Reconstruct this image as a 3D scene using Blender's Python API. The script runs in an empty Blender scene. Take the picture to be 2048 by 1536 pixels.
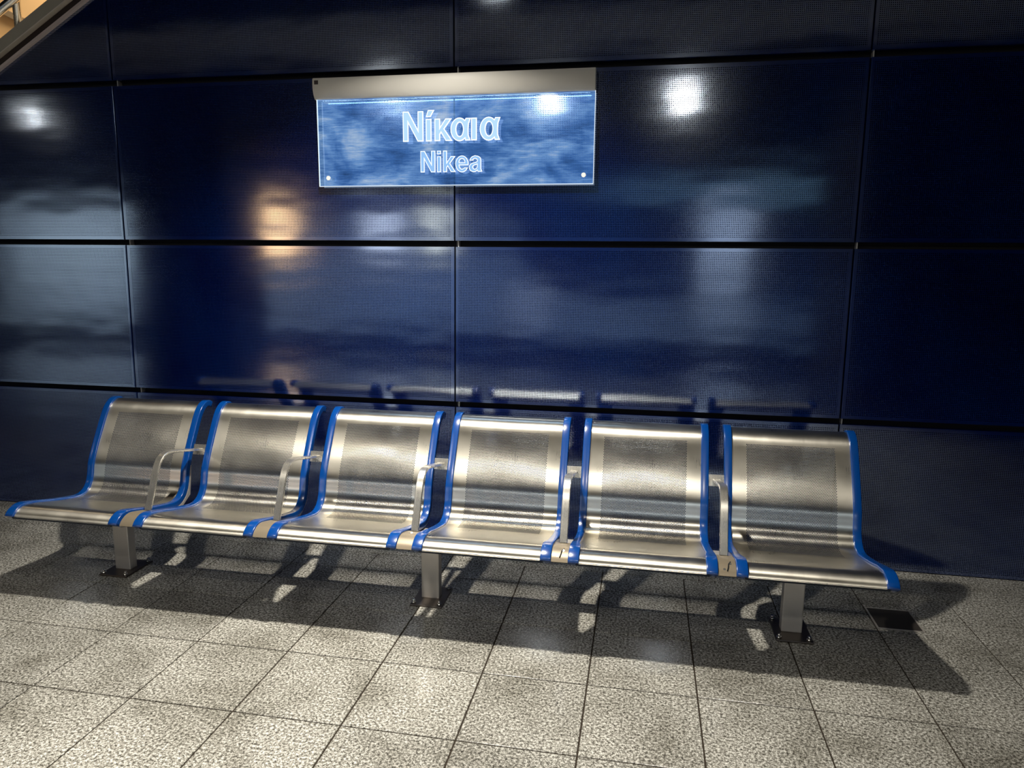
import bpy, bmesh, math, random
from mathutils import Vector, Matrix
from math import sin, cos, pi, radians
random.seed(7)
sc = bpy.context.scene
COL = sc.collection

# ---------------------------------------------------------------- camera
S = 0.4
cam_d = bpy.data.cameras.new('camera')
cam = bpy.data.objects.new('camera', cam_d); COL.objects.link(cam)
yaw, pitch, roll = 0.18, -0.1671, 0.0091
c, s = cos(yaw), sin(yaw)
R = Vector((c, s, 0)); F = Vector((-s, c, 0)); U = Vector((0, 0, 1))
c, s = cos(pitch), sin(pitch)
F, U = F * c + U * s, U * c - F * s
c, s = cos(roll), sin(roll)
R, U = R * c + U * s, U * c - R * s
M = Matrix((R, U, -F)).transposed().to_4x4()
M.translation = Vector((0, -9.501 * S, 3.871 * S))
cam.matrix_world = M
cam_d.sensor_width = 36; cam_d.sensor_fit = 'HORIZONTAL'
cam_d.lens = 36 * 1441.23 / 2048
cam_d.clip_start = 0.02
sc.camera = cam

# ---------------------------------------------------------------- world, exposure
w = bpy.data.worlds.new('world'); sc.world = w; w.use_nodes = True
w.node_tree.nodes['Background'].inputs[0].default_value = (0.5, 0.55, 0.65, 1)
w.node_tree.nodes['Background'].inputs[1].default_value = 0.02
sc.view_settings.view_transform = 'Standard'
sc.view_settings.look = 'None'
sc.view_settings.exposure = 0.0
sc.view_settings.gamma = 1.0
sc.view_settings.use_curve_mapping = False
WARM = (1.0, 0.94, 0.83)

def area(name, loc, power, size, color=WARM, shape='DISK', sy=None, rot=(0, 0, 0), spread=180):
    l = bpy.data.lights.new(name, 'AREA'); l.energy = power; l.color = color
    l.shape = shape; l.size = size
    if sy: l.size_y = sy
    l.spread = radians(spread)
    o = bpy.data.objects.new(name, l); COL.objects.link(o)
    o.location = loc; o.rotation_euler = rot
    return o
LAMPS = [  # x, y, z, power : the round downlights of the platform ceiling
    (-1.05, -1.17, 3.33, 88, 'round ceiling downlight over the middle of the bench, nearest the sign'),
    (-1.10, -4.40, 3.33, 25, 'round ceiling downlight over the platform, straight out from the sign'),
    (0.32, -4.40, 3.33, 25, 'round ceiling downlight over the platform, right of the sign'),
    (-2.70, -3.80, 3.33, 26, 'added round ceiling downlight that brightens the left seats'),  # unseen lamp added for the left seats, its reflection hidden by the casing
    (-7.60, -4.40, 3.33, 5, 'round ceiling downlight far to the left of the bench'),
]
for (x, y, z, p, lab) in LAMPS:
    area('downlight_beam', (x, y, z - 0.035), p, 0.13, spread=112 if y > -2 else 180)
FILL_SPOTS = [  # unseen deep-set lamps added to brighten the foreground paving
    (-2.9, -3.35, 21, 'added deep-set fill downlight over the paving before the left end of the bench'),
    (-1.0, -3.35, 24, 'added deep-set fill downlight over the paving before the middle of the bench'),
    (0.9, -3.35, 21, 'added deep-set fill downlight over the paving before the right end of the bench'),
]
for (x, y, p, lab) in FILL_SPOTS:
    area('fill_spot_beam', (x, y, 3.40), p, 0.10, spread=72)
# area lights for the far platform, the stair hall and the sign
area('far_platform_light', (-4, -16.6, 3.38), 900, 18, (0.75, 0.88, 1.0), 'RECTANGLE', 0.3)
area('far_track_fill', (2.6, -13.0, 3.9), 90, 7.5, (0.45, 0.8, 1.0), 'RECTANGLE', 0.6, (radians(-50), 0, 0))  # added light, its reflection makes the pale band on the wall
area('far_left_fill', (-19, -17.6, 3.3), 650, 9, (0.95, 1.0, 0.92), 'RECTANGLE', 0.3, (radians(-40), 0, 0))  # added light that brightens the far left wall for the panel reflections
area('stair_hall_light', (-4.2, 0.85, 4.6), 60, 1.2, (1.0, 0.82, 0.58), 'RECTANGLE', 0.8)
area('sign_strip_light', (-1.015, -0.050, 2.386), 1.5, 1.42, (0.45, 0.68, 1.0), 'RECTANGLE', 0.012)

# ---------------------------------------------------------------- helpers
def nt(m):
    m.use_nodes = True
    return m.node_tree, m.node_tree.nodes, m.node_tree.links
def pmat(name, col, rough=0.5, metal=0.0, **kw):
    m = bpy.data.materials.new(name); t, n, l = nt(m)
    b = n['Principled BSDF']
    b.inputs['Base Color'].default_value = (*col, 1)
    b.inputs['Roughness'].default_value = rough
    b.inputs['Metallic'].default_value = metal
    for k, v in kw.items():
        b.inputs[k.replace('_', ' ')].default_value = v
    return m
def math_(n, l, op, a, b=None, c=None):
    x = n.new('ShaderNodeMath'); x.operation = op
    for i, v in enumerate((a, b, c)):
        if v is None: continue
        if isinstance(v, (int, float)): x.inputs[i].default_value = v
        else: l.new(v, x.inputs[i])
    return x.outputs[0]
def noise(n, l, vec, scale, detail=3, rough=0.55, dist=0.0):
    x = n.new('ShaderNodeTexNoise'); x.inputs['Scale'].default_value = scale
    x.inputs['Detail'].default_value = detail; x.inputs['Roughness'].default_value = rough
    x.inputs['Distortion'].default_value = dist
    if vec is not None: l.new(vec, x.inputs['Vector'])
    return x.outputs['Fac']
def ramp(n, l, fac, stops):
    x = n.new('ShaderNodeValToRGB'); e = x.color_ramp.elements
    while len(e) < len(stops): e.new(0.5)
    for i, (p, c_) in enumerate(stops):
        e[i].position = p; e[i].color = (*c_, 1) if len(c_) == 3 else c_
    l.new(fac, x.inputs[0]); return x.outputs[0]
def mapping(n, l, vec, scale=(1, 1, 1), loc=(0, 0, 0)):
    x = n.new('ShaderNodeMapping'); x.inputs['Scale'].default_value = scale
    x.inputs['Location'].default_value = loc
    l.new(vec, x.inputs['Vector']); return x.outputs[0]
def emit(name, col, strength):
    m = bpy.data.materials.new(name); t, n, l = nt(m)
    n.remove(n['Principled BSDF'])
    e = n.new('ShaderNodeEmission'); e.inputs[0].default_value = (*col, 1); e.inputs[1].default_value = strength
    l.new(e.outputs[0], n['Material Output'].inputs[0]); return m

def link(name, me, parent=None):
    o = bpy.data.objects.new(name, me); COL.objects.link(o)
    if parent: o.parent = parent
    return o
def empty(name, loc=(0, 0, 0)):
    o = bpy.data.objects.new(name, None); COL.objects.link(o); o.location = loc; o.empty_display_size = 0.1
    return o
def tag(o, label=None, cat=None, group=None, kind=None):
    if label: o['label'] = label
    if cat: o['category'] = cat
    if group: o['group'] = group
    if kind: o['kind'] = kind
    return o
def to_mesh(bm, name, mats, smooth=False, recalc=True):
    if recalc: bmesh.ops.recalc_face_normals(bm, faces=bm.faces)
    me = bpy.data.meshes.new(name); bm.to_mesh(me); bm.free()
    for m in (mats if isinstance(mats, (list, tuple)) else [mats]): me.materials.append(m)
    if smooth:
        for p in me.polygons: p.use_smooth = True
    return me
def box(bm, x0, x1, y0, y1, z0, z1, bev=0.0, mi=0):
    vs = [bm.verts.new(v) for v in ((x0, y0, z0), (x1, y0, z0), (x1, y1, z0), (x0, y1, z0), (x0, y0, z1), (x1, y0, z1), (x1, y1, z1), (x0, y1, z1))]
    fs = []
    for f in ((0, 3, 2, 1), (4, 5, 6, 7), (0, 1, 5, 4), (1, 2, 6, 5), (2, 3, 7, 6), (3, 0, 4, 7)):
        q = bm.faces.new([vs[i] for i in f]); q.material_index = mi; fs.append(q)
    if bev > 0:
        es = list({e for f in fs for e in f.edges})
        bmesh.ops.bevel(bm, geom=es, offset=bev, segments=2, profile=0.6, affect='EDGES')
def box_mesh(name, x0, x1, y0, y1, z0, z1, mat, bev=0.0):
    bm = bmesh.new(); box(bm, x0, x1, y0, y1, z0, z1, bev); return to_mesh(bm, name, mat)
def prism(bm, poly, y0, y1, mi=0):
    """poly in (x,z), counter-clockwise, extruded from y0 to y1"""
    a = [bm.verts.new((x, y0, z)) for x, z in poly]; b = [bm.verts.new((x, y1, z)) for x, z in poly]
    bm.faces.new(a).material_index = mi; bm.faces.new(b[::-1]).material_index = mi
    for i in range(len(poly)):
        j = (i + 1) % len(poly)
        bm.faces.new((a[i], b[i], b[j], a[j])).material_index = mi
def cyl(bm, p, axis, r, h, seg=16, mi=0, r2=None):
    """cylinder from p along axis"""
    ax = Vector(axis).normalized(); q = ax.to_track_quat('Z', 'Y').to_matrix()
    r2 = r if r2 is None else r2
    a, b = [], []
    for i in range(seg):
        t = 2 * pi * i / seg
        a.append(bm.verts.new(Vector(p) + q @ Vector((r * cos(t), r * sin(t), 0))))
        b.append(bm.verts.new(Vector(p) + q @ Vector((r2 * cos(t), r2 * sin(t), h))))
    bm.faces.new(a[::-1]).material_index = mi; bm.faces.new(b).material_index = mi
    for i in range(seg):
        j = (i + 1) % seg
        f = bm.faces.new((a[i], a[j], b[j], b[i])); f.material_index = mi; f.smooth = True

# ---------------------------------------------------------------- materials
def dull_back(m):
    """back face of the seat sheet, darkened so the wall reflects it dimly"""
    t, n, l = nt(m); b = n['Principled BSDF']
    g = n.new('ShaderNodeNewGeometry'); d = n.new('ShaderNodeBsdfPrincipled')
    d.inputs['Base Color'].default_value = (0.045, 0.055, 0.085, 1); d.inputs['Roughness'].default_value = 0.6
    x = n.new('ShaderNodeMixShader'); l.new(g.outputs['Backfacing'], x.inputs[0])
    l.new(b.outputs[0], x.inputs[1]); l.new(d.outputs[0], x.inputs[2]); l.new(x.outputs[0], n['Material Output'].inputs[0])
def perforated_blue():
    m = bpy.data.materials.new('perforated_blue_enamel'); t, n, l = nt(m)
    b = n['Principled BSDF']
    tc = n.new('ShaderNodeTexCoord'); sep = n.new('ShaderNodeSeparateXYZ'); l.new(tc.outputs['Object'], sep.inputs[0])
    P = 0.0088
    def cell(o):
        q = math_(n, l, 'DIVIDE', o, P); q = math_(n, l, 'FRACT', q)
        return math_(n, l, 'ABSOLUTE', math_(n, l, 'SUBTRACT', q, 0.5))
    cx, cz = cell(sep.outputs[0]), cell(sep.outputs[2])
    d = math_(n, l, 'SQRT', math_(n, l, 'ADD', math_(n, l, 'MULTIPLY', cx, cx), math_(n, l, 'MULTIPLY', cz, cz)))
    hole = math_(n, l, 'LESS_THAN', d, 0.27)
    # solid rim round each panel: the panel's own half sizes are stored on the object
    at = n.new('ShaderNodeAttribute'); at.attribute_type = 'OBJECT'; at.attribute_name = 'half_size'
    s2 = n.new('ShaderNodeSeparateXYZ'); l.new(at.outputs['Vector'], s2.inputs[0])
    ix = math_(n, l, 'LESS_THAN', math_(n, l, 'ABSOLUTE', sep.outputs[0]), math_(n, l, 'SUBTRACT', s2.outputs[0], 0.016))
    iz = math_(n, l, 'LESS_THAN', math_(n, l, 'ABSOLUTE', sep.outputs[2]), math_(n, l, 'SUBTRACT', s2.outputs[2], 0.016))
    hole = math_(n, l, 'MULTIPLY', hole, math_(n, l, 'MULTIPLY', ix, iz))
    nb = noise(n, l, tc.outputs['Object'], 2.2, 2)
    col = ramp(n, l, nb, [(0.3, (0.0002, 0.0030, 0.050)), (0.7, (0.0003, 0.010, 0.082))])
    mx = n.new('ShaderNodeMix'); mx.data_type = 'RGBA'; l.new(hole, mx.inputs['Factor']); l.new(col, mx.inputs['A'])
    mx.inputs['B'].default_value = (0.0, 0.0005, 0.004, 1); l.new(mx.outputs['Result'], b.inputs['Base Color'])
    b.inputs['Roughness'].default_value = 0.11
    b.inputs['Specular Tint'].default_value = (0.70, 0.82, 1.0, 1)
    b.inputs['IOR'].default_value = 3.2
    l.new(math_(n, l, 'MULTIPLY', math_(n, l, 'SUBTRACT', 1.0, hole), 0.5), b.inputs['Specular IOR Level'])
    b.inputs['Metallic'].default_value = 0.0
    wv = noise(n, l, mapping(n, l, tc.outputs['Object'], (1.5, 1, 4)), 1.6, 1)
    bp = n.new('ShaderNodeBump'); bp.inputs['Strength'].default_value = 0.08; bp.inputs['Distance'].default_value = 0.02
    l.new(wv, bp.inputs['Height']); l.new(bp.outputs[0], b.inputs['Normal'])
    return m
def granite(name='speckled_granite', joints=False, tone=1.0):
    m = bpy.data.materials.new(name); t, n, l = nt(m); b = n['Principled BSDF']
    g = n.new('ShaderNodeNewGeometry'); pos = g.outputs['Position']
    v = n.new('ShaderNodeTexVoronoi'); v.inputs['Scale'].default_value = 150; l.new(pos, v.inputs['Vector'])
    n1 = noise(n, l, pos, 105, 3, 0.75)
    n2 = noise(n, l, pos, 260, 2, 0.6)
    f = math_(n, l, 'ADD', math_(n, l, 'MULTIPLY', n1, 0.72), math_(n, l, 'MULTIPLY', n2, 0.28))
    sp = ramp(n, l, f, [(0.39, (0.05, 0.046, 0.038)), (0.47, (0.21, 0.20, 0.175)), (0.53, (0.43, 0.42, 0.38)), (0.61, (0.78, 0.765, 0.72))])
    big = noise(n, l, pos, 3.1, 4, 0.65, 0.4)
    st = ramp(n, l, big, [(0.30, (0.52, 0.51, 0.48)), (0.54, (0.92, 0.92, 0.91)), (0.7, (1.06, 1.06, 1.05))])
    oi = n.new('ShaderNodeObjectInfo')
    rnd = math_(n, l, 'ADD', math_(n, l, 'MULTIPLY', oi.outputs['Random'], 0.14), 0.74 * tone)
    mu = n.new('ShaderNodeMix'); mu.data_type = 'RGBA'; mu.blend_type = 'MULTIPLY'; mu.inputs['Factor'].default_value = 1
    l.new(sp, mu.inputs['A']); l.new(st, mu.inputs['B'])
    vm = n.new('ShaderNodeVectorMath'); vm.operation = 'SCALE'; l.new(mu.outputs['Result'], vm.inputs[0]); l.new(rnd, vm.inputs['Scale'])
    l.new(vm.outputs[0], b.inputs['Base Color'])
    rg = math_(n, l, 'ADD', math_(n, l, 'MULTIPLY', noise(n, l, pos, 9, 3), 0.18), 0.08)
    l.new(rg, b.inputs['Roughness'])
    b.inputs['IOR'].default_value = 1.5
    bp = n.new('ShaderNodeBump'); bp.inputs['Strength'].default_value = 0.12; bp.inputs['Distance'].default_value = 0.001
    l.new(n1, bp.inputs['Height']); l.new(bp.outputs[0], b.inputs['Normal'])
    return m
def brushed(name, col, rough, axis_scale=(4, 400, 400), amt=0.14, bump=0.05, aniso=0.0, metal=1.0):
    m = bpy.data.materials.new(name); t, n, l = nt(m); b = n['Principled BSDF']
    tc = n.new('ShaderNodeTexCoord')
    st = noise(n, l, mapping(n, l, tc.outputs['Object'], axis_scale), 1.0, 3)
    cl = noise(n, l, tc.outputs['Object'], 7, 3)
    b.inputs['Metallic'].default_value = metal
    if aniso:
        b.inputs['Anisotropic'].default_value = aniso
        cv = n.new('ShaderNodeCombineXYZ'); cv.inputs[0].default_value = 1.0; l.new(cv.outputs[0], b.inputs['Tangent'])
    r = math_(n, l, 'ADD', math_(n, l, 'MULTIPLY', st, amt), rough - amt / 2)
    r = math_(n, l, 'ADD', r, math_(n, l, 'MULTIPLY', math_(n, l, 'SUBTRACT', cl, 0.5), 0.16))
    l.new(r, b.inputs['Roughness'])
    k = tuple(x * 0.86 for x in col)
    l.new(ramp(n, l, cl, [(0.3, k), (0.7, col)]), b.inputs['Base Color'])
    bp = n.new('ShaderNodeBump'); bp.inputs['Strength'].default_value = bump; bp.inputs['Distance'].default_value = 0.001
    l.new(st, bp.inputs['Height']); l.new(bp.outputs[0], b.inputs['Normal'])
    return m
M_PANEL = perforated_blue()
M_GRAN = granite()
M_BORD = granite('border_granite', tone=0.95)
M_STEEL = brushed('stainless_sheet', (0.68, 0.645, 0.565), 0.31, (500, 14, 14), 0.10, 0.0, 0.85)
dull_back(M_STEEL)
M_BAR = brushed('stainless_bar', (0.80, 0.77, 0.70), 0.27, (120, 5, 5), 0.08, 0.01, metal=0.93)
M_LEG = brushed('stainless_leg', (0.56, 0.52, 0.47), 0.42, (300, 300, 5), metal=0.6)
M_TAN = pmat('bracket_tan_steel', (0.22, 0.18, 0.125), 0.4, 0.4)
M_BLUE = pmat('blue_powder_coat', (0.0005, 0.043, 0.215), 0.22, 0.0, IOR=1.6, Coat_Weight=0.15, Coat_Roughness=0.12)
M_DARK = pmat('dark_recess', (0.004, 0.004, 0.006), 0.9)
M_JOINT = pmat('tile_joint', (0.03, 0.023, 0.017), 0.95, Specular_IOR_Level=0.1)
M_CASE = pmat('sign_casing_white', (0.80, 0.775, 0.72), 0.5)
M_BOLT = pmat('bolt_steel', (0.7, 0.68, 0.63), 0.25, 1.0)
M_PLATE = pmat('base_plate_dark_steel', (0.12, 0.10, 0.085), 0.35, 0.9)
M_BEIGE = pmat('beige_plaster', (0.62, 0.44, 0.24), 0.8)
M_STR = brushed('grey_painted_stringer', (0.42, 0.38, 0.31), 0.5, (30, 30, 30), metal=0.2)
M_CEIL_L = pmat('light_ceiling', (0.42, 0.40, 0.37), 0.7)
M_CEIL_D = pmat('dark_ceiling', (0.012, 0.016, 0.03), 0.9, Specular_IOR_Level=0.1)
M_TRACK = pmat('dark_ballast', (0.004, 0.005, 0.007), 1.0, Specular_IOR_Level=0.0)
M_FAR = pmat('far_wall_grey', (0.30, 0.33, 0.38), 0.8)
M_FARD = pmat('far_wall_dark', (0.025, 0.035, 0.06), 0.8)
M_COLUMN = pmat('pale_column', (0.55, 0.53, 0.56), 0.6)
M_BLACK = pmat('black_cladding', (0.006, 0.007, 0.012), 0.6)
M_STUD = pmat('stud_white_metal', (0.85, 0.85, 0.85), 0.4, 0.1)
M_LAMP = emit('lamp_disc_glow', (1.0, 0.94, 0.82), 14)

# ---------------------------------------------------------------- floor
floor = tag(empty('floor'), kind='structure')
XJ0 = -0.1555
o = link('joint_bed', box_mesh('joint_bed', -9, 6, -8.6, 0.06, -0.08, -0.004, M_JOINT), floor)
G = 0.0028
tile_mesh = {}
def tile(x0, x1, y0, y1, mat=M_GRAN, name='tile'):
    w_, d_ = round(x1 - x0, 4), round(y1 - y0, 4)
    if (w_, d_, mat.name) not in tile_mesh:
        bm = bmesh.new(); a, b_ = w_ / 2 - G, d_ / 2 - G; e = 0.0015
        lo = [bm.verts.new((x * a, y * b_, -0.02)) for x, y in ((-1, -1), (1, -1), (1, 1), (-1, 1))]
        md = [bm.verts.new((x * a, y * b_, -e)) for x, y in ((-1, -1), (1, -1), (1, 1), (-1, 1))]
        hi = [bm.verts.new((x * (a - e), y * (b_ - e), 0)) for x, y in ((-1, -1), (1, -1), (1, 1), (-1, 1))]
        bm.faces.new(hi)
        for p_, q_ in ((lo, md), (md, hi)):
            for i in range(4): bm.faces.new((p_[i], p_[(i + 1) % 4], q_[(i + 1) % 4], q_[i]))
        bm.faces.new(lo[::-1])
        tile_mesh[(w_, d_, mat.name)] = to_mesh(bm, name, mat)
    t_ = link(name, tile_mesh[(w_, d_, mat.name)], floor)
    t_.location = ((x0 + x1) / 2, (y0 + y1) / 2, random.uniform(-0.0002, 0.0002))
    return t_
rows = [(-0.528, -0.318), (-0.928, -0.528), (-1.328, -0.928), (-1.728, -1.328), (-2.128, -1.728), (-2.528, -2.128)]
for (y0, y1) in rows:
    for k in range(-10, 8):
        tile(XJ0 + 0.4 * k, XJ0 + 0.4 * (k + 1), y0, y1)
xs = XJ0 + 0.4 * 3
for k in range(-3, 2):
    tile(xs + 2.0 * k, xs + 2.0 * (k + 1), -0.318, -0.0, M_BORD, 'border_slab')
# the paving that goes on outside the picture
XL, XR = XJ0 - 4.0, XJ0 + 3.2
bm = bmesh.new()
box(bm, -12, XL, -8.6, 0.0, -0.02, 0)
box(bm, XR, 8, -8.6, 0.0, -0.02, 0)
box(bm, XL, XR, -8.6, -2.528, -0.02, 0)
link('outer_paving', to_mesh(bm, 'outer_paving', M_GRAN), floor)

# ---------------------------------------------------------------- clad wall
STAIR_S = 0.567
def stair_z(x): return 2.618 + STAIR_S * (x + 3.716)
def clip_below(poly, off=0.0):
    out = []
    f = lambda p: stair_z(p[0]) + off - p[1]
    for i in range(len(poly)):
        a, b = poly[i], poly[(i + 1) % len(poly)]
        fa, fb = f(a), f(b)
        if fa >= 0: out.append(a)
        if fa * fb < 0:
            t_ = fa / (fa - fb); out.append((a[0] + (b[0] - a[0]) * t_, a[1] + (b[1] - a[1]) * t_))
    return out
wall = tag(empty('wall_back'), kind='structure')
bm = bmesh.new()
prism(bm, clip_below([(-12, -0.05), (8, -0.05), (8, 3.42), (-12, 3.42)], 0.06), 0.055, 0.15)
link('wall_backing', to_mesh(bm, 'wall_backing', M_DARK), wall)
SX = [-10.95, -8.96, -8.67, -4.98, -2.9916, -1.0095, 0.9923, 2.984, 4.976, 6.968]
SZ = [0.0, 0.7707, 1.6441, 2.5222, 3.42]
TILT = {(i, 1): (0, -0.9) for i in range(12)}
for i in range(len(SX) - 1):
    for j in range(4):
        x0, x1 = SX[i] + 0.004, SX[i + 1] - 0.004
        z0, z1 = SZ[j] + (0.016 if j else 0.001), SZ[j + 1] - 0.016
        poly = clip_below([(x0, z0), (x1, z0), (x1, z1), (x0, z1)])
        if len(poly) < 3: continue
        cx, cz = (x0 + x1) / 2, (z0 + z1) / 2
        bm = bmesh.new()
        prism(bm, [(x - cx, z - cz) for x, z in poly], 0.0, 0.035)
        bmesh.ops.recalc_face_normals(bm, faces=bm.faces)
        es = [e for e in bm.edges if all(abs(v.co.y) < 1e-6 for v in e.verts)]
        bmesh.ops.bevel(bm, geom=es, offset=0.0018, segments=2, affect='EDGES')
        p_ = link('wall_panel', to_mesh(bm, 'wall_panel', M_PANEL), wall)
        p_.location = (cx, 0, cz)
        p_['half_size'] = ((x1 - x0) / 2, 1.0, (z1 - z0) / 2)
        rz, rx = TILT.get((i, j), (0, 0))
        p_.rotation_euler = (radians(rx), 0, radians(rz))
M_CLIP = pmat('clip_metal', (0.6, 0.58, 0.55), 0.5, 0.6)
for xs_ in SX[3:8]:
    for zs in SZ[1:4]:
        if zs > stair_z(xs_) - 0.05: continue
        link('joint_clip', box_mesh('joint_clip', xs_ + 0.014, xs_ + 0.018, 0.02, 0.056, zs - 0.0155, zs + 0.0155, M_CLIP), wall)

# ---------------------------------------------------------------- ceilings and hall around the platform
ceil = tag(empty('ceiling'), kind='structure')
link('wall_soffit', box_mesh('wall_soffit', -12, 8, -1.9, 0.0, 3.42, 3.5, M_CEIL_D), ceil)
link('light_soffit', box_mesh('light_soffit', -12, 8, -3.0, -1.9, 3.42, 3.5, M_CEIL_L), ceil)  # paler strip put where the seat backs reflect it, dark on both sides
link('dark_soffit', box_mesh('dark_soffit', -12, 8, -8.7, -3.0, 3.42, 3.5, M_CEIL_D), ceil)
link('track_vault', box_mesh('track_vault', -24, 8, -14.5, -8.7, 5.2, 5.3, M_CEIL_D), ceil)
link('far_soffit', box_mesh('far_soffit', -24, 8, -20.0, -14.5, 3.42, 3.5, M_CEIL_D), ceil)
bm = bmesh.new(); box(bm, -24, 10, -17.2, -8.6, -1.3, -1.1); box(bm, -24, 10, -8.6, -8.4, -1.12, -0.081); box(bm, -24, 10, -17.2, -17.1, -1.12, -0.03)
tag(link('trim_1', to_mesh(bm, 'track_bed', M_TRACK)), kind='structure')
tag(link('trim_2', box_mesh('far_platform', -24, 10, -19.8, -17.2, -1.2, -0.001, M_FAR)), kind='structure')
wf = tag(empty('wall_front'), kind='structure')
link('far_wall_dado', box_mesh('far_wall_dado', -24, 10, -20.0, -19.8, 0, 1.0, M_FAR), wf)
link('far_wall_field', box_mesh('far_wall_field', -24, -4.0, -20.0, -19.8, 1.0, 3.5, M_FAR), wf)
link('far_wall_field', box_mesh('far_wall_field', -4.0, 10, -20.0, -19.8, 1.0, 3.5, M_FARD), wf)
for (x0, x1, z0, z1, c_, e_) in ((-13.3, -12.0, 2.35, 3.4, (1.0, 0.55, 0.24), 11.0), (-9.4, -8.1, 2.4, 3.1, (0.9, 0.92, 1.0), 4.5), (-7.3, -6.5, 2.4, 3.3, (1.0, 0.95, 0.75), 5.0)):
    tag(link('advertising_lightbox', box_mesh('advertising_lightbox', x0, x1, -19.8, -19.7, z0, z1, emit('lightbox_glow', c_, e_))), kind='structure')
tag(link('trim_5', box_mesh('far_column', 1.5, 2.9, -18.4, -17.6, 0, 3.42, M_COLUMN)), kind='structure')
tag(link('trim_6', box_mesh('far_kiosk', -4.0, -2.8, -18.4, -17.8, 0, 1.5, M_COLUMN)), kind='structure')
tag(link('trim_7', box_mesh('far_fascia', -24, 10, -14.6, -14.5, 3.08, 3.55, M_COLUMN)), kind='structure')
tag(link('trim_3', box_mesh('left_reflection_block', -5.75, -4.55, -4.4, -3.6, 0, 3.42, M_BLACK)), kind='structure')  # unseen black box added to darken this part of the wall reflection
tag(link('trim_4', box_mesh('right_reflection_block', 1.95, 6.0, -5.2, -3.55, 0, 3.42, M_BLACK)), kind='structure')  # unseen black box added to cut off reflections in the right panels

# ---------------------------------------------------------------- round downlights
for i, (x, y, z, p, lab) in enumerate(LAMPS):
    t_ = tag(empty('ceiling_light', (x, y, z)), lab, 'ceiling light', 'round downlights in the platform ceiling')
    bm = bmesh.new(); cyl(bm, (0, 0, 0), (0, 0, 1), 0.125, 0.09, 32)
    link('housing', to_mesh(bm, 'housing', M_CASE), t_)
    bm = bmesh.new(); cyl(bm, (0, 0, -0.004), (0, 0, 1), 0.10, 0.004, 32)
    link('diffuser', to_mesh(bm, 'diffuser', M_LAMP), t_)

for (x, y, p, lab) in FILL_SPOTS:
    t_ = tag(empty('ceiling_light', (x, y, 3.42)), lab, 'ceiling light', 'added deep-set fill downlights in the platform ceiling')
    bm = bmesh.new(); n_ = 32; rr = []
    for (r_, z_) in ((0.085, 0), (0.085, -0.10), (0.095, -0.10), (0.095, 0)):
        rr.append([bm.verts.new((r_ * cos(2 * pi * k / n_), r_ * sin(2 * pi * k / n_), z_)) for k in range(n_)])
    for a_, b_ in zip(rr, rr[1:] + rr[:1]):
        for k in range(n_): bm.faces.new((a_[k], a_[(k + 1) % n_], b_[(k + 1) % n_], b_[k])).smooth = True
    link('cut_off_ring', to_mesh(bm, 'cut_off_ring', M_BLACK), t_)
    bm = bmesh.new(); cyl(bm, (0, 0, -0.012), (0, 0, 1), 0.06, 0.01, 24)
    link('diffuser', to_mesh(bm, 'diffuser', M_LAMP), t_)

# ---------------------------------------------------------------- bench
PROF = [(-0.352, 0.790), (-0.368, 0.803), (-0.390, 0.809), (-0.412, 0.806), (-0.438, 0.793), (-0.462, 0.772), (-0.482, 0.745),
        (-0.500, 0.715), (-0.536, 0.650), (-0.570, 0.587), (-0.598, 0.530), (-0.612, 0.495), (-0.620, 0.460), (-0.627, 0.430),
        (-0.638, 0.402), (-0.656, 0.378), (-0.682, 0.362), (-0.715, 0.356), (-0.760, 0.361), (-0.830, 0.375), (-0.900, 0.391),
        (-0.970, 0.409), (-1.020, 0.421), (-1.055, 0.427), (-1.082, 0.424), (-1.104, 0.414), (-1.120, 0.402), (-1.130, 0.388)]
def resample(pts, step):
    """Catmull-Rom through pts, then even arc-length samples -> (y,z,ty,tz)"""
    fine = []
    P = [pts[0]] + list(pts) + [pts[-1]]
    for i in range(1, len(P) - 2):
        for k in range(12):
            t_ = k / 12; q = []
            for a in (0, 1):
                p0, p1, p2, p3 = P[i - 1][a], P[i][a], P[i + 1][a], P[i + 2][a]
                q.append(0.5 * (2 * p1 + (p2 - p0) * t_ + (2 * p0 - 5 * p1 + 4 * p2 - p3) * t_ ** 2 + (3 * p1 - p0 - 3 * p2 + p3) * t_ ** 3))
            fine.append(tuple(q))
    fine.append(tuple(pts[-1]))
    L = [0]
    for a, b in zip(fine, fine[1:]): L.append(L[-1] + math.dist(a, b))
    n_ = max(2, round(L[-1] / step)); out = []; j = 0
    for k in range(n_ + 1):
        d = L[-1] * k / n_
        while j < len(L) - 2 and L[j + 1] < d: j += 1
        u = (d - L[j]) / max(1e-9, L[j + 1] - L[j])
        out.append((fine[j][0] + (fine[j + 1][0] - fine[j][0]) * u, fine[j][1] + (fine[j + 1][1] - fine[j][1]) * u))
    return out, L[-1]
def frames(pts):
    """front-side normal for each point (towards the sitter: -y, +z)"""
    out = []
    for i in range(len(pts)):
        a = pts[max(0, i - 1)]; b = pts[min(len(pts) - 1, i + 1)]
        ty, tz = b[0] - a[0], b[1] - a[1]; m_ = math.hypot(ty, tz) or 1
        ty /= m_; tz /= m_
        out.append((tz, -ty))   # rotate tangent: going down/forward the front side lies at (tz,-ty)
    return out
HW = 0.2865; SW = 0.0345
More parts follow.
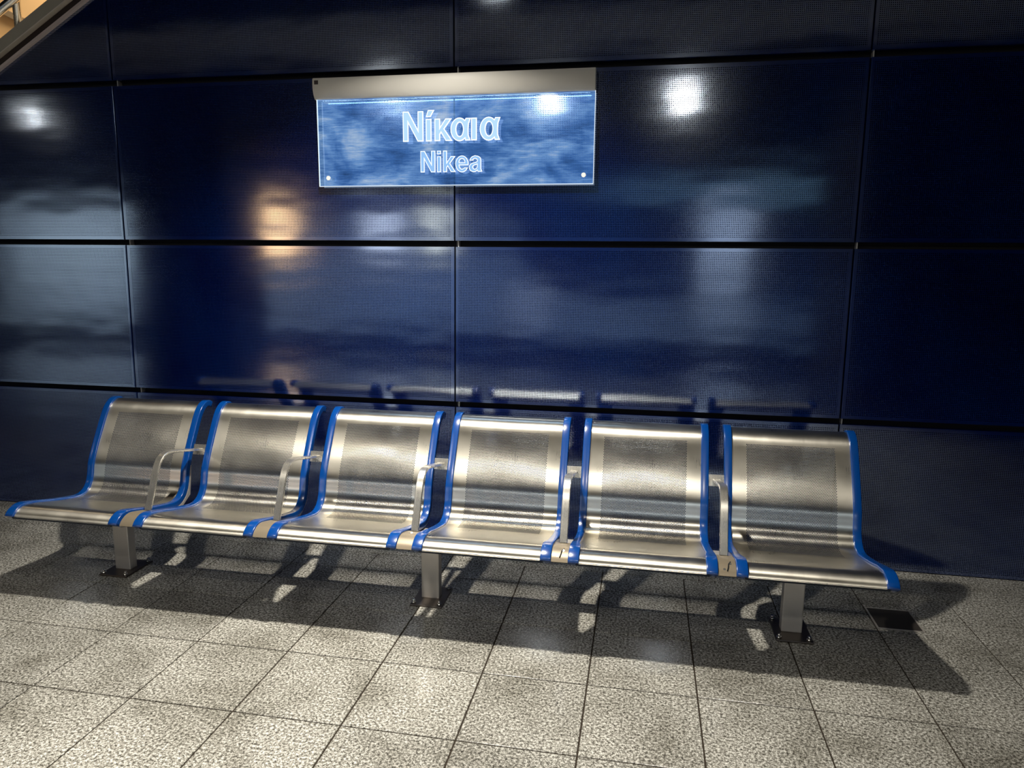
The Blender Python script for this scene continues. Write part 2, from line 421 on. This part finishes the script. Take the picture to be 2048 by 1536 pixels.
def sheet_mesh():
    """perforated stainless sheet: real holes in staggered rows, solid margins"""
    A = 0.0068; Hh = 0.0060
    pts, L = resample(PROF, Hh); nrm = frames(pts)
    n_ = len(pts) - 1
    rec = -0.006      # sheet sits a little behind the face of the side frames
    T = 0.0016
    ncol = 56
    px0 = -ncol * A / 2
    xin = HW - SW + 0.004
    ds = L / n_
    verts, faces = [], []
    def P(x, s_, off):
        f = min(max(s_ / ds, 0), n_ - 1e-6); i = int(f); u = f - i
        y = pts[i][0] * (1 - u) + pts[i + 1][0] * u; z = pts[i][1] * (1 - u) + pts[i + 1][1] * u
        ny = nrm[i][0] * (1 - u) + nrm[i + 1][0] * u; nz = nrm[i][1] * (1 - u) + nrm[i + 1][1] * u
        bl = 0.0035 * cos(pi * x / (2 * xin)) * math.exp(-((s_ - 0.26) / 0.10) ** 2)
        return (x, y + ny * (rec + off + bl), z + nz * (rec + off + bl))
    cache = {}
    def V(x, s_, off=0.0, key=''):
        k = (round(x, 6), round(s_, 6), off, key)
        if k not in cache: cache[k] = len(verts); verts.append(P(x, s_, off))
        return cache[k]
    r0 = int(round(0.155 / ds)); r1 = int(round(0.690 / ds))
    hx = [(cos(pi / 3 * k + pi / 6) * 0.00255, sin(pi / 3 * k + pi / 6) * 0.00255) for k in range(6)]
    for r in range(n_):
        s0, s1 = r * ds, (r + 1) * ds
        xl, xr = -xin, xin
        if not (r0 <= r < r1):
            cols = [xl, px0] + [px0 + A * k / 1 for k in range(4, ncol, 4)] + [-px0, xr]
            if r in (r0 - 1, r1):
                cols = [xl] + [px0 + A * k / 2 for k in range(0, 2 * ncol + 1)] + [xr]
            for a, b in zip(cols, cols[1:]):
                faces.append((V(a, s0), V(a, s1), V(b, s1), V(b, s0)))
            continue
        faces.append((V(xl, s0), V(xl, s1), V(px0, s1), V(px0, s0)))
        faces.append((V(-px0, s0), V(-px0, s1), V(xr, s1), V(xr, s0)))
        sh = (r % 2) * 0.5
        if sh:
            faces.append((V(px0, s0), V(px0, s1), V(px0 + A / 2, s1), V(px0 + A / 2, s0)))
            faces.append((V(-px0 - A / 2, s0), V(-px0 - A / 2, s1), V(-px0, s1), V(-px0, s0)))
        for k in range(ncol - (1 if sh else 0)):
            x0 = px0 + A * (k + sh); x1 = x0 + A; xm = x0 + A / 2; sm = (s0 + s1) / 2
            # outline, counter-clockwise in (x,s) starting right-top to pair with hexagon points at 30,90,150...
            outl = [V(x1, s1), V(xm, s1), V(x0, s1), V(x0, s0), V(xm, s0), V(x1, s0)]
            inn = [V(xm + hx[q][0], sm + hx[q][1]) for q in range(6)]
            wl = [V(xm + hx[q][0], sm + hx[q][1], 0.0, 'w') for q in range(6)]
            wb = [V(xm + hx[q][0], sm + hx[q][1], -T, 'w') for q in range(6)]
            for q in range(6):
                q2 = (q + 1) % 6
                faces.append((outl[q], inn[q], inn[q2], outl[q2]))
                faces.append((wl[q], wl[q2], wb[q2], wb[q]))
    me = bpy.data.meshes.new('seat_sheet'); me.from_pydata(verts, [], faces); me.update()
    me.materials.append(M_STEEL)
    # orient normals towards the front
    for p in me.polygons: p.use_smooth = True
    return me
def side_frame_mesh(sx):
    """blue edge profile: rounded bar that follows the seat curve"""
    pts, L = resample(PROF, 0.012); nrm = frames(pts)
    r = 0.0035; D = 0.030
    bm = bmesh.new(); rings = []
    for (y, z), (ny, nz) in zip(pts, nrm):
        wd = SW + 0.009 * min(1, max(0, (-y - 0.97) / 0.06))      # the frame widens into a cap at the front
        xa, xb = sorted((HW * sx, (HW - wd) * sx))
        ring = []
        for cx_, cn, a0 in ((xb - r, -r, 0), (xa + r, -r, 90), (xa + r, -D + r, 180), (xb - r, -D + r, 270)):
            for k in range(4):
                a = radians(a0 + 30 * k); o_ = cn + 0.003 + r * sin(a)
                ring.append(bm.verts.new((cx_ + r * cos(a), y + ny * o_, z + nz * o_)))
        rings.append(ring)
    sec = rings[0]
    for a, b in zip(rings, rings[1:]):
        for i in range(len(sec)):
            j = (i + 1) % len(sec); bm.faces.new((a[i], a[j], b[j], b[i])).smooth = True
    bm.faces.new(rings[0]); bm.faces.new(rings[-1][::-1])
    return to_mesh(bm, 'side_frame', M_BLUE)
def hem_mesh(pth):
    """rolled hem under the front edge or behind the top"""
    bm = bmesh.new(); xin = HW - SW + 0.003; prev = None
    for (y, z) in pth:
        cur = (bm.verts.new((-xin, y, z)), bm.verts.new((xin, y, z)))
        if prev: bm.faces.new((prev[0], prev[1], cur[1], cur[0])).smooth = True
        prev = cur
    bmesh.ops.solidify(bm, geom=bm.faces[:], thickness=0.0016)
    return to_mesh(bm, 'rolled_hem', M_STEEL)
HEMS = [hem_mesh([(-1.124, 0.388), (-1.125, 0.380), (-1.118, 0.374), (-1.106, 0.375)]), hem_mesh([(-0.352, 0.788), (-0.350, 0.778), (-0.356, 0.770)])]
bench = empty('bench', (-0.93, -0.765, 0))
tag(bench, 'long bench of six perforated stainless steel seats with blue edges, on three legs', 'bench')
BO = Vector((-0.93, -0.765, 0))
SM, FL, FR = sheet_mesh(), side_frame_mesh(-1), side_frame_mesh(1)
for k in range(6):
    cx = -0.92 + (k - 2.5) * 0.64 - 0.0115
    s_ = link('seat', SM, bench); s_.location = Vector((cx - (0.012 if k == 0 else 0), 0, 0)) - BO
    for me in (FL, FR):
        link('side_frame', me, s_)
    for me in HEMS: link('rolled_hem', me, s_)
# beam
bm = bmesh.new(); box(bm, -2.75, 0.88, -0.805, -0.725, 0.275, 0.325, 0.004)
bmesh.ops.translate(bm, verts=bm.verts, vec=-BO)
link('beam', to_mesh(bm, 'beam', M_LEG), bench)
# brackets that tie seats to the beam at each frame
def rib_mesh():
    bm = bmesh.new()
    pr, _ = resample(PROF, 0.03); nr = frames(pr)
    lo = [(y - ny * 0.03, z - nz * 0.03) for (y, z), (ny, nz) in zip(pr, nr) if y < -0.60]
    poly = lo + [(-0.95, 0.335), (-0.80, 0.31), (-0.70, 0.30), (-0.60, 0.36)]
    a = [bm.verts.new((-0.005, y, z)) for y, z in poly]; b = [bm.verts.new((0.005, y, z)) for y, z in poly]
    bm.faces.new(a); bm.faces.new(b[::-1])
    for i in range(len(poly)):
        j = (i + 1) % len(poly); bm.faces.new((a[i], b[i], b[j], a[j]))
    return to_mesh(bm, 'support_rib', M_LEG)
RIB = rib_mesh()
for k in range(6):
    cx = -0.92 + (k - 2.5) * 0.64 - 0.0115
    for sx in (-1, 1):
        r_ = link('support_rib', RIB, bench); r_.location = Vector((cx + sx * (HW - 0.016), 0, 0)) - BO
# legs
for x in (-2.53, -0.925, 0.668):
    bm = bmesh.new(); box(bm, -0.0425, 0.0425, -0.025, 0.025, 0.008, 0.29, 0.005)
    lg = link('leg', to_mesh(bm, 'leg', M_LEG), bench); lg.location = Vector((x, -0.760, 0)) - BO
    bm = bmesh.new(); box(bm, -0.075, 0.075, -0.100, 0.100, 0.0005, 0.0085, 0.0025)
    link('base_plate', to_mesh(bm, 'base_plate', M_PLATE), lg)
    for bx in (-0.06, 0.06):
        for by in (-0.083, 0.083):
            bm = bmesh.new(); cyl(bm, (bx, by, 0.008), (0, 0, 1), 0.0105, 0.009, 6); cyl(bm, (bx, by, 0.017), (0, 0, 1), 0.006, 0.010, 12)
            link('bolt', to_mesh(bm, 'bolt', M_BOLT), lg)
# armrests
def sweep_bar(path, hw, th, mat, name):
    """flat bar (half width hw in x, thickness th) along a (y,z) path"""
    pts, _ = resample(path, 0.008); nr = frames(pts); e = 0.0025
    sec = [(-hw + e, th / 2), (-hw, th / 2 - e), (-hw, -th / 2 + e), (-hw + e, -th / 2), (hw - e, -th / 2), (hw, -th / 2 + e), (hw, th / 2 - e), (hw - e, th / 2)]
    bm = bmesh.new(); rings = []
    for (y, z), (ny, nz) in zip(pts, nr):
        rings.append([bm.verts.new((x, y + ny * o_, z + nz * o_)) for x, o_ in sec])
    for a, b in zip(rings, rings[1:]):
        for i in range(8):
            j = (i + 1) % 8; f = bm.faces.new((a[i], a[j], b[j], b[i]))
            f.smooth = True
    bm.faces.new(rings[0]); bm.faces.new(rings[-1][::-1])
    bm.normal_update()
    for ed in bm.edges:
        if len(ed.link_faces) == 2 and ed.calc_face_angle(0) > 0.6: ed.smooth = False
    return to_mesh(bm, name, mat)
ARM_PATH = [(-0.545, 0.588), (-0.62, 0.603), (-0.70, 0.620), (-0.77, 0.635), (-0.815, 0.641), (-0.850, 0.636), (-0.878, 0.618), (-0.900, 0.588),
            (-0.920, 0.545), (-0.940, 0.495), (-0.962, 0.445), (-0.978, 0.408)]
ARM = sweep_bar(ARM_PATH, 0.0165, 0.012, M_BAR, 'armrest')
def cover_mesh():
    path = [p for p in PROF if p[0] < -0.95]
    pts, _ = resample(path, 0.008); nr = frames(pts)
    bm = bmesh.new(); prev = None
    for (y, z), (ny, nz) in zip(pts, nr):
        cur = [bm.verts.new((x, y + ny * -0.004, z + nz * -0.004)) for x in (-0.033, 0.033)] + [bm.verts.new((x, y + ny * -0.016, z + nz * -0.016)) for x in (0.033, -0.033)]
        if prev:
            for i in range(4):
                j = (i + 1) % 4; bm.faces.new((prev[i], prev[j], cur[j], cur[i])).smooth = i in (0, 2)
        else: bm.faces.new(cur)
        prev = cur
    bm.faces.new(prev[::-1])
    for ed in bm.edges:
        if len(ed.link_faces) == 2 and abs(ed.verts[0].co.x - ed.verts[1].co.x) < 1e-6: ed.smooth = False
    return to_mesh(bm, 'front_bracket', M_TAN)
COVER = cover_mesh()
def plate_mesh():
    bm = bmesh.new(); box(bm, -0.034, 0.034, -0.003, 0.003, -0.026, 0.026, 0.001)
    bmesh.ops.rotate(bm, verts=bm.verts, cent=(0, 0, 0), matrix=Matrix.Rotation(radians(-20), 3, 'X'))
    bmesh.ops.translate(bm, verts=bm.verts, vec=(0, -0.562, 0.590))
    return to_mesh(bm, 'mounting_plate', M_BAR)
PLATE = plate_mesh()
for k in range(5):
    gx = -0.92 + (k - 2) * 0.64 - 0.0115
    a_ = link('armrest', ARM, bench); a_.location = Vector((gx, 0, 0)) - BO
    link('mounting_plate', PLATE, a_)
    link('front_bracket', COVER, a_)
    if k >= 2:
        bm = bmesh.new()
        for (bx, by, bz) in (((-0.010, -1.108, 0.404), (0.012, -1.085, 0.418)) if k != 2 else ((0.004, -1.03, 0.420),)):
            cyl(bm, (bx, by + 0.002, bz - 0.004), (0, -0.6, 0.8), 0.005, 0.007, 10)
        link('bolt', to_mesh(bm, 'bolt', M_BOLT), a_)
    if k >= 3:
        bm = bmesh.new()
        q = [(0.000, -1.117, 0.402), (0.004, -1.105, 0.411), (0.006, -1.09, 0.4185), (0.014, -1.075, 0.4225)]
        for p0, p1 in zip(q, q[1:]):
            d = Vector(p1) - Vector(p0); cyl(bm, p0, d, 0.0022, d.length, 6)
        link('cable', to_mesh(bm, 'cable', M_DARK), a_)

# ---------------------------------------------------------------- station sign
sign = empty('station_sign', (-1.015, 0, 2.44))
tag(sign, 'lit glass station name sign under a white casing on the blue wall, reading Νίκαια and Nikea', 'sign')
SO = Vector((-1.015, 0, 2.44))
X0, X1 = -1.762, -0.280
bm = bmesh.new()
prof = [(0.0, 2.500), (-0.052, 2.494), (-0.058, 2.488), (-0.060, 2.455), (-0.058, 2.435), (-0.052, 2.415), (-0.042, 2.397), (-0.036, 2.390), (0.0, 2.390)]
a = [bm.verts.new((X0, y, z)) for y, z in prof]; b = [bm.verts.new((X1, y, z)) for y, z in prof]
bm.faces.new(a); bm.faces.new(b[::-1])
for i in range(len(prof)):
    j = (i + 1) % len(prof); f = bm.faces.new((a[i], a[j], b[j], b[i])); f.smooth = 2 <= i <= 6
bmesh.ops.translate(bm, verts=bm.verts, vec=-SO)
link('casing', to_mesh(bm, 'casing', M_CASE), sign)
bm = bmesh.new(); box(bm, X0 + 0.010, X0 + 0.032, -0.0605, -0.056, 2.461, 2.481)
bmesh.ops.translate(bm, verts=bm.verts, vec=-SO)
link('maker_label', to_mesh(bm, 'maker_label', pmat('label_black', (0.02, 0.008, 0.008), 0.5)), sign)
def glass_mat():
    m = bpy.data.materials.new('dusty_edge_lit_glass'); t, n, l = nt(m); n.remove(n['Principled BSDF'])
    tc = n.new('ShaderNodeTexCoord'); ob = tc.outputs['Object']
    sep = n.new('ShaderNodeSeparateXYZ'); l.new(ob, sep.inputs[0])
    st = noise(n, l, mapping(n, l, ob, (3.0, 1, 34)), 1.6, 5, 0.7, 1.2)
    bl = noise(n, l, mapping(n, l, ob, (2.2, 1, 3.4)), 1.7, 3, 0.55, 0.5)
    fn = noise(n, l, mapping(n, l, ob, (14, 1, 60)), 1.5, 4, 0.75, 0.8)
    f = math_(n, l, 'ADD', math_(n, l, 'MULTIPLY', st, 0.34), math_(n, l, 'MULTIPLY', bl, 0.66))
    f = math_(n, l, 'ADD', f, math_(n, l, 'MULTIPLY', fn, 0.14))
    dust = ramp(n, l, f, [(0.38, (0.02, 0.07, 0.20)), (0.50, (0.06, 0.19, 0.52)), (0.60, (0.20, 0.42, 0.82)), (0.72, (0.62, 0.80, 1.0))])
    e = n.new('ShaderNodeEmission'); l.new(dust, e.inputs[0]); e.inputs[1].default_value = 0.58
    tr = n.new('ShaderNodeBsdfTransparent'); tr.inputs[0].default_value = (0.72, 0.80, 0.92, 1)
    ad = n.new('ShaderNodeAddShader'); l.new(e.outputs[0], ad.inputs[0]); l.new(tr.outputs[0], ad.inputs[1])
    gl = n.new('ShaderNodeBsdfGlossy'); gl.inputs['Roughness'].default_value = 0.03
    fr = n.new('ShaderNodeFresnel'); fr.inputs[0].default_value = 1.5
    mx = n.new('ShaderNodeMixShader'); l.new(fr.outputs[0], mx.inputs[0]); l.new(ad.outputs[0], mx.inputs[1]); l.new(gl.outputs[0], mx.inputs[2])
    l.new(mx.outputs[0], n['Material Output'].inputs[0]); return m
M_GLASS = glass_mat()
M_EDGE = emit('lit_glass_edge', (0.80, 0.90, 1.0), 1.1)
M_LOUT = emit('lit_letter_edge', (0.86, 0.93, 1.0), 1.5)
M_LFACE = emit('lit_letter_face', (0.50, 0.76, 1.0), 1.0)
M_LFACE2 = emit('lit_letter_face_small', (0.33, 0.60, 1.0), 0.95)
gx0, gx1, gz0, gz1 = -1.754, -0.2775, 1.943, 2.392
YG = -0.034
bm = bmesh.new()
v = [bm.verts.new(p_) for p_ in ((gx0, YG, gz0), (gx1, YG, gz0), (gx1, YG, gz1), (gx0, YG, gz1))]
bm.faces.new(v)
bmesh.ops.translate(bm, verts=bm.verts, vec=-SO)
gp = link('glass_panel', to_mesh(bm, 'glass_panel', M_GLASS, recalc=False), sign)
bm = bmesh.new(); e_ = 0.0032
for q in ((gx0, gx0 + e_, gz0, gz1), (gx1 - e_ * 0.8, gx1, gz0, gz1), (gx0 + e_, gx1 - e_, gz0, gz0 + 0.003)):
    box(bm, q[0], q[1], YG - 0.0005, YG + 0.0075, q[2], q[3])
bmesh.ops.translate(bm, verts=bm.verts, vec=-SO)
link('glass_edge', to_mesh(bm, 'glass_edge', M_EDGE), gp)
for sx in (gx0 + 0.055, gx1 - 0.050):
    bm = bmesh.new(); cyl(bm, (sx, YG - 0.005, 1.987), (0, 1, 0), 0.0115, 0.0048, 20); cyl(bm, (sx, YG + 0.003, 1.987), (0, 1, 0), 0.008, 0.030, 16)
    bmesh.ops.translate(bm, verts=bm.verts, vec=-SO)
    link('fixing_stud', to_mesh(bm, 'fixing_stud', M_STUD), gp)
def ell(cx, cy, rx, ry, a0, a1, n_=14):
    return [(cx + rx * cos(radians(a0 + (a1 - a0) * k / n_)), cy + ry * sin(radians(a0 + (a1 - a0) * k / n_))) for k in range(n_ + 1)]
KAPPA = [(0, 0), (0, .74), (.20, .74), (.20, .46), (.39, .74), (.62, .74), (.355, .40), (.64, 0), (.40, 0), (.235, .27), (.20, .22), (.20, 0)]
ALPHA = [ell(.315, .37, .315, .39, 52, 308, 20) + [(.525, 0), (.71, 0), (.64, .18), (.635, .37), (.65, .55), (.72, .74), (.54, .74)], ell(.325, .37, .12, .225, 0, 342, 18)]
GLYPH = {
    'N': [[(0, 0), (0, 1), (.21, 1), (.54, .40), (.54, 1), (.74, 1), (.74, 0), (.53, 0), (.20, .60), (.20, 0)]],
    'ί': [[(0, 0), (0, .74), (.20, .74), (.20, 0)], [(.0, .80), (.08, 1.03), (.31, 1.03), (.17, .80)]],
    'κ': [KAPPA], 'α': ALPHA, 'ι': [[(0, 0), (0, .74), (.20, .74), (.20, 0)]],
    'i': [[(0, 0), (0, .74), (.20, .74), (.20, 0)], [(0, .84), (0, 1), (.20, 1), (.20, .84)]],
    'k': [[(0, 0), (0, 1), (.20, 1), (.20, .46), (.39, .74), (.62, .74), (.355, .40), (.64, 0), (.40, 0), (.235, .27), (.20, .22), (.20, 0)]],
    'e': [[(.645, .31), (.20, .31)] + ell(.33, .34, .135, .20, 200, 300, 6) + [(.44, .20), (.62, .20)] + ell(.325, .37, .325, .39, -32, -350, 26)[1:], [(.20, .44), (.455, .44)] + ell(.325, .46, .13, .15, 10, 170, 8)],
    'a': [[(.03, .52), (.06, .62), (.15, .71), (.30, .76), (.46, .73), (.57, .66), (.60, .54), (.60, .14), (.66, 0), (.44, 0), (.41, .06), (.33, .0), (.20, -.02), (.07, .04),
           (.005, .14), (.005, .25), (.06, .35), (.16, .41), (.31, .44), (.39, .47), (.405, .52), (.38, .58), (.30, .61), (.23, .58), (.21, .52)],
          [(.40, .34), (.31, .31), (.23, .28), (.20, .22), (.23, .15), (.30, .13), (.37, .17), (.40, .24)]],
}
def glyph(ch, cap, offset, depth):
    cu = bpy.data.curves.new('t', 'CURVE'); cu.dimensions = '2D'; cu.fill_mode = 'BOTH'; cu.extrude = depth; cu.offset = offset
    for poly in GLYPH[ch]:
        sp = cu.splines.new('POLY'); sp.points.add(len(poly) - 1); sp.use_cyclic_u = True
        # outlines clockwise, as the offset expects
        for p_, (x, y) in zip(sp.points, poly): p_.co = (x * cap, y * cap, 0, 1)
    ob = bpy.data.objects.new('t', cu); COL.objects.link(ob)
    dg = bpy.context.evaluated_depsgraph_get(); me = bpy.data.meshes.new_from_object(ob.evaluated_get(dg))
    bpy.data.objects.remove(ob); return me
def word(text, xpos, x0, zb, cap, face_mat):
    for ch, xp in zip(text, xpos):
        l_ = None
        for kind, inset, dep, yy, mat in (('letter', 0.0, 0.0012, YG - 0.003, M_LOUT), ('letter_face', LIN * cap, 0.0006, YG - 0.0052, face_mat)):
            mm = glyph(ch, cap, inset, dep)
            for v in mm.vertices:
                x, y, z = v.co; v.co = (x, -z, y)
            mm.materials.clear(); mm.materials.append(mat)
            o_ = link(kind, mm, l_ or sign)
            if l_ is None:
                o_.location = Vector((x0 + xp * cap, yy, zb)) - SO; l_ = o_
            else: o_.location = (0, -0.0022, 0)
LIN = -0.032
word('Νίκαια'.replace('Ν', 'N'), (0, .83, 1.14, 1.71, 2.44, 2.74), -1.276, 2.166, 0.150, M_LFACE)
word('Nikea', (0, .83, 1.13, 1.75, 2.42), -1.182, 2.010, 0.1075, M_LFACE2)

# ---------------------------------------------------------------- stairs behind the wall, upper left
stair = empty('staircase', (-3.6, 0.3, 2.6))
tag(stair, 'staircase with grey stringer and steel railing above the top left of the blue wall', 'staircase')
TO = Vector((-3.6, 0.3, 2.6))
def sloped(name, off0, off1, y0, y1, mat, xa=-6.4, xb=-2.2):
    bm = bmesh.new()
    prism(bm, [(xa, stair_z(xa) + off0), (xb, stair_z(xb) + off0), (xb, stair_z(xb) + off1), (xa, stair_z(xa) + off1)], y0, y1)
    bmesh.ops.translate(bm, verts=bm.verts, vec=-TO)
    return link(name, to_mesh(bm, name, mat), stair)
sloped('stringer', 0.062, 0.132, -0.030, 0.015, M_STR)
sloped('stringer_flange', 0.056, 0.062, -0.032, 0.015, pmat('flange_light', (0.75, 0.68, 0.60), 0.4, 0.3))
sloped('recess', 0.006, 0.056, 0.0, 0.015, pmat('recess_brown', (0.018, 0.006, 0.004), 0.6))
sloped('edge_trim', -0.010, 0.006, -0.020, 0.015, pmat('edge_trim_steel', (0.75, 0.62, 0.58), 0.35, 0.4))
sloped('waist_slab', -0.10, 0.04, 0.155, 1.3, M_BEIGE)
for k in range(14):
    x = -6.2 + 0.28 * k
    bm = bmesh.new(); box(bm, x, x + 0.29, 0.16, 1.28, stair_z(x) - 0.09, stair_z(x) + 0.06)
    bmesh.ops.translate(bm, verts=bm.verts, vec=-TO)
    link('step', to_mesh(bm, 'step', M_BORD), stair)
M_RAIL = brushed('rail_steel', (0.7, 0.68, 0.64), 0.25, (40, 40, 40))
for x in (-4.75, -3.557, -2.36):
    bm = bmesh.new(); cyl(bm, (x, -0.008, stair_z(x) + 0.11), (0, 0, 1), 0.021, 0.90, 20)
    bmesh.ops.translate(bm, verts=bm.verts, vec=-TO)
    link('post', to_mesh(bm, 'post', M_RAIL), stair)
bm = bmesh.new()
for off, r in ((0.270, 0.024), (0.62, 0.02), (1.01, 0.026)):
    p0 = Vector((-6.4, -0.03, stair_z(-6.4) + off)); p1 = Vector((-2.2, -0.03, stair_z(-2.2) + off))
    cyl(bm, p0, p1 - p0, r, (p1 - p0).length, 20)
bmesh.ops.translate(bm, verts=bm.verts, vec=-TO)
link('handrail', to_mesh(bm, 'handrail', M_RAIL), stair)
wl = tag(empty('wall_stairwell'), kind='structure')
link('plaster', box_mesh('plaster', -8, 2, 1.6, 1.8, 0, 5.2, M_BEIGE), wl)
bm = bmesh.new()
prism(bm, [(-6.4, 4.05), (-5.0, 3.405), (-5.0, 3.452), (-6.4, 4.11)], 1.55, 1.6)
link('skirting', to_mesh(bm, 'skirting', pmat('skirting_grey', (0.20, 0.16, 0.11), 0.6)), wl)
link('stairwell_end', box_mesh('stairwell_end', -8.1, -8, 0.1, 1.8, 0, 5.2, M_BEIGE), wl)
link('stairwell_top', box_mesh('stairwell_top', -8.1, 2, -0.05, 1.8, 5.2, 5.3, M_CEIL_L), wl)
link('stairwell_head', box_mesh('stairwell_head', -8.1, 2, -0.06, 0.0, 3.5, 5.2, M_CEIL_L), wl)

# ---------------------------------------------------------------- floor hatch
hx0, hx1, hy0, hy1 = 1.047, 1.237, -0.660, -0.462
hatch = empty('floor_hatch', ((hx0 + hx1) / 2, (hy0 + hy1) / 2, 0.001))
tag(hatch, 'small dark floor hatch in a thin steel frame, right of the bench', 'hatch')
HO = Vector(hatch.location)
bm = bmesh.new(); f_ = 0.006
for q in ((hx0, hx1, hy0, hy0 + f_), (hx0, hx1, hy1 - f_, hy1), (hx0, hx0 + f_, hy0 + f_, hy1 - f_), (hx1 - f_, hx1, hy0 + f_, hy1 - f_)):
    box(bm, *q, 0.0006, 0.0035)
bmesh.ops.translate(bm, verts=bm.verts, vec=-HO)
link('frame', to_mesh(bm, 'frame', M_LEG), hatch)
bm = bmesh.new(); box(bm, hx0 + f_, hx1 - f_, hy0 + f_, hy1 - f_, 0.0006, 0.0018)
bmesh.ops.translate(bm, verts=bm.verts, vec=-HO)
link('lid', to_mesh(bm, 'lid', pmat('hatch_dark', (0.016, 0.012, 0.009), 0.75)), hatch)
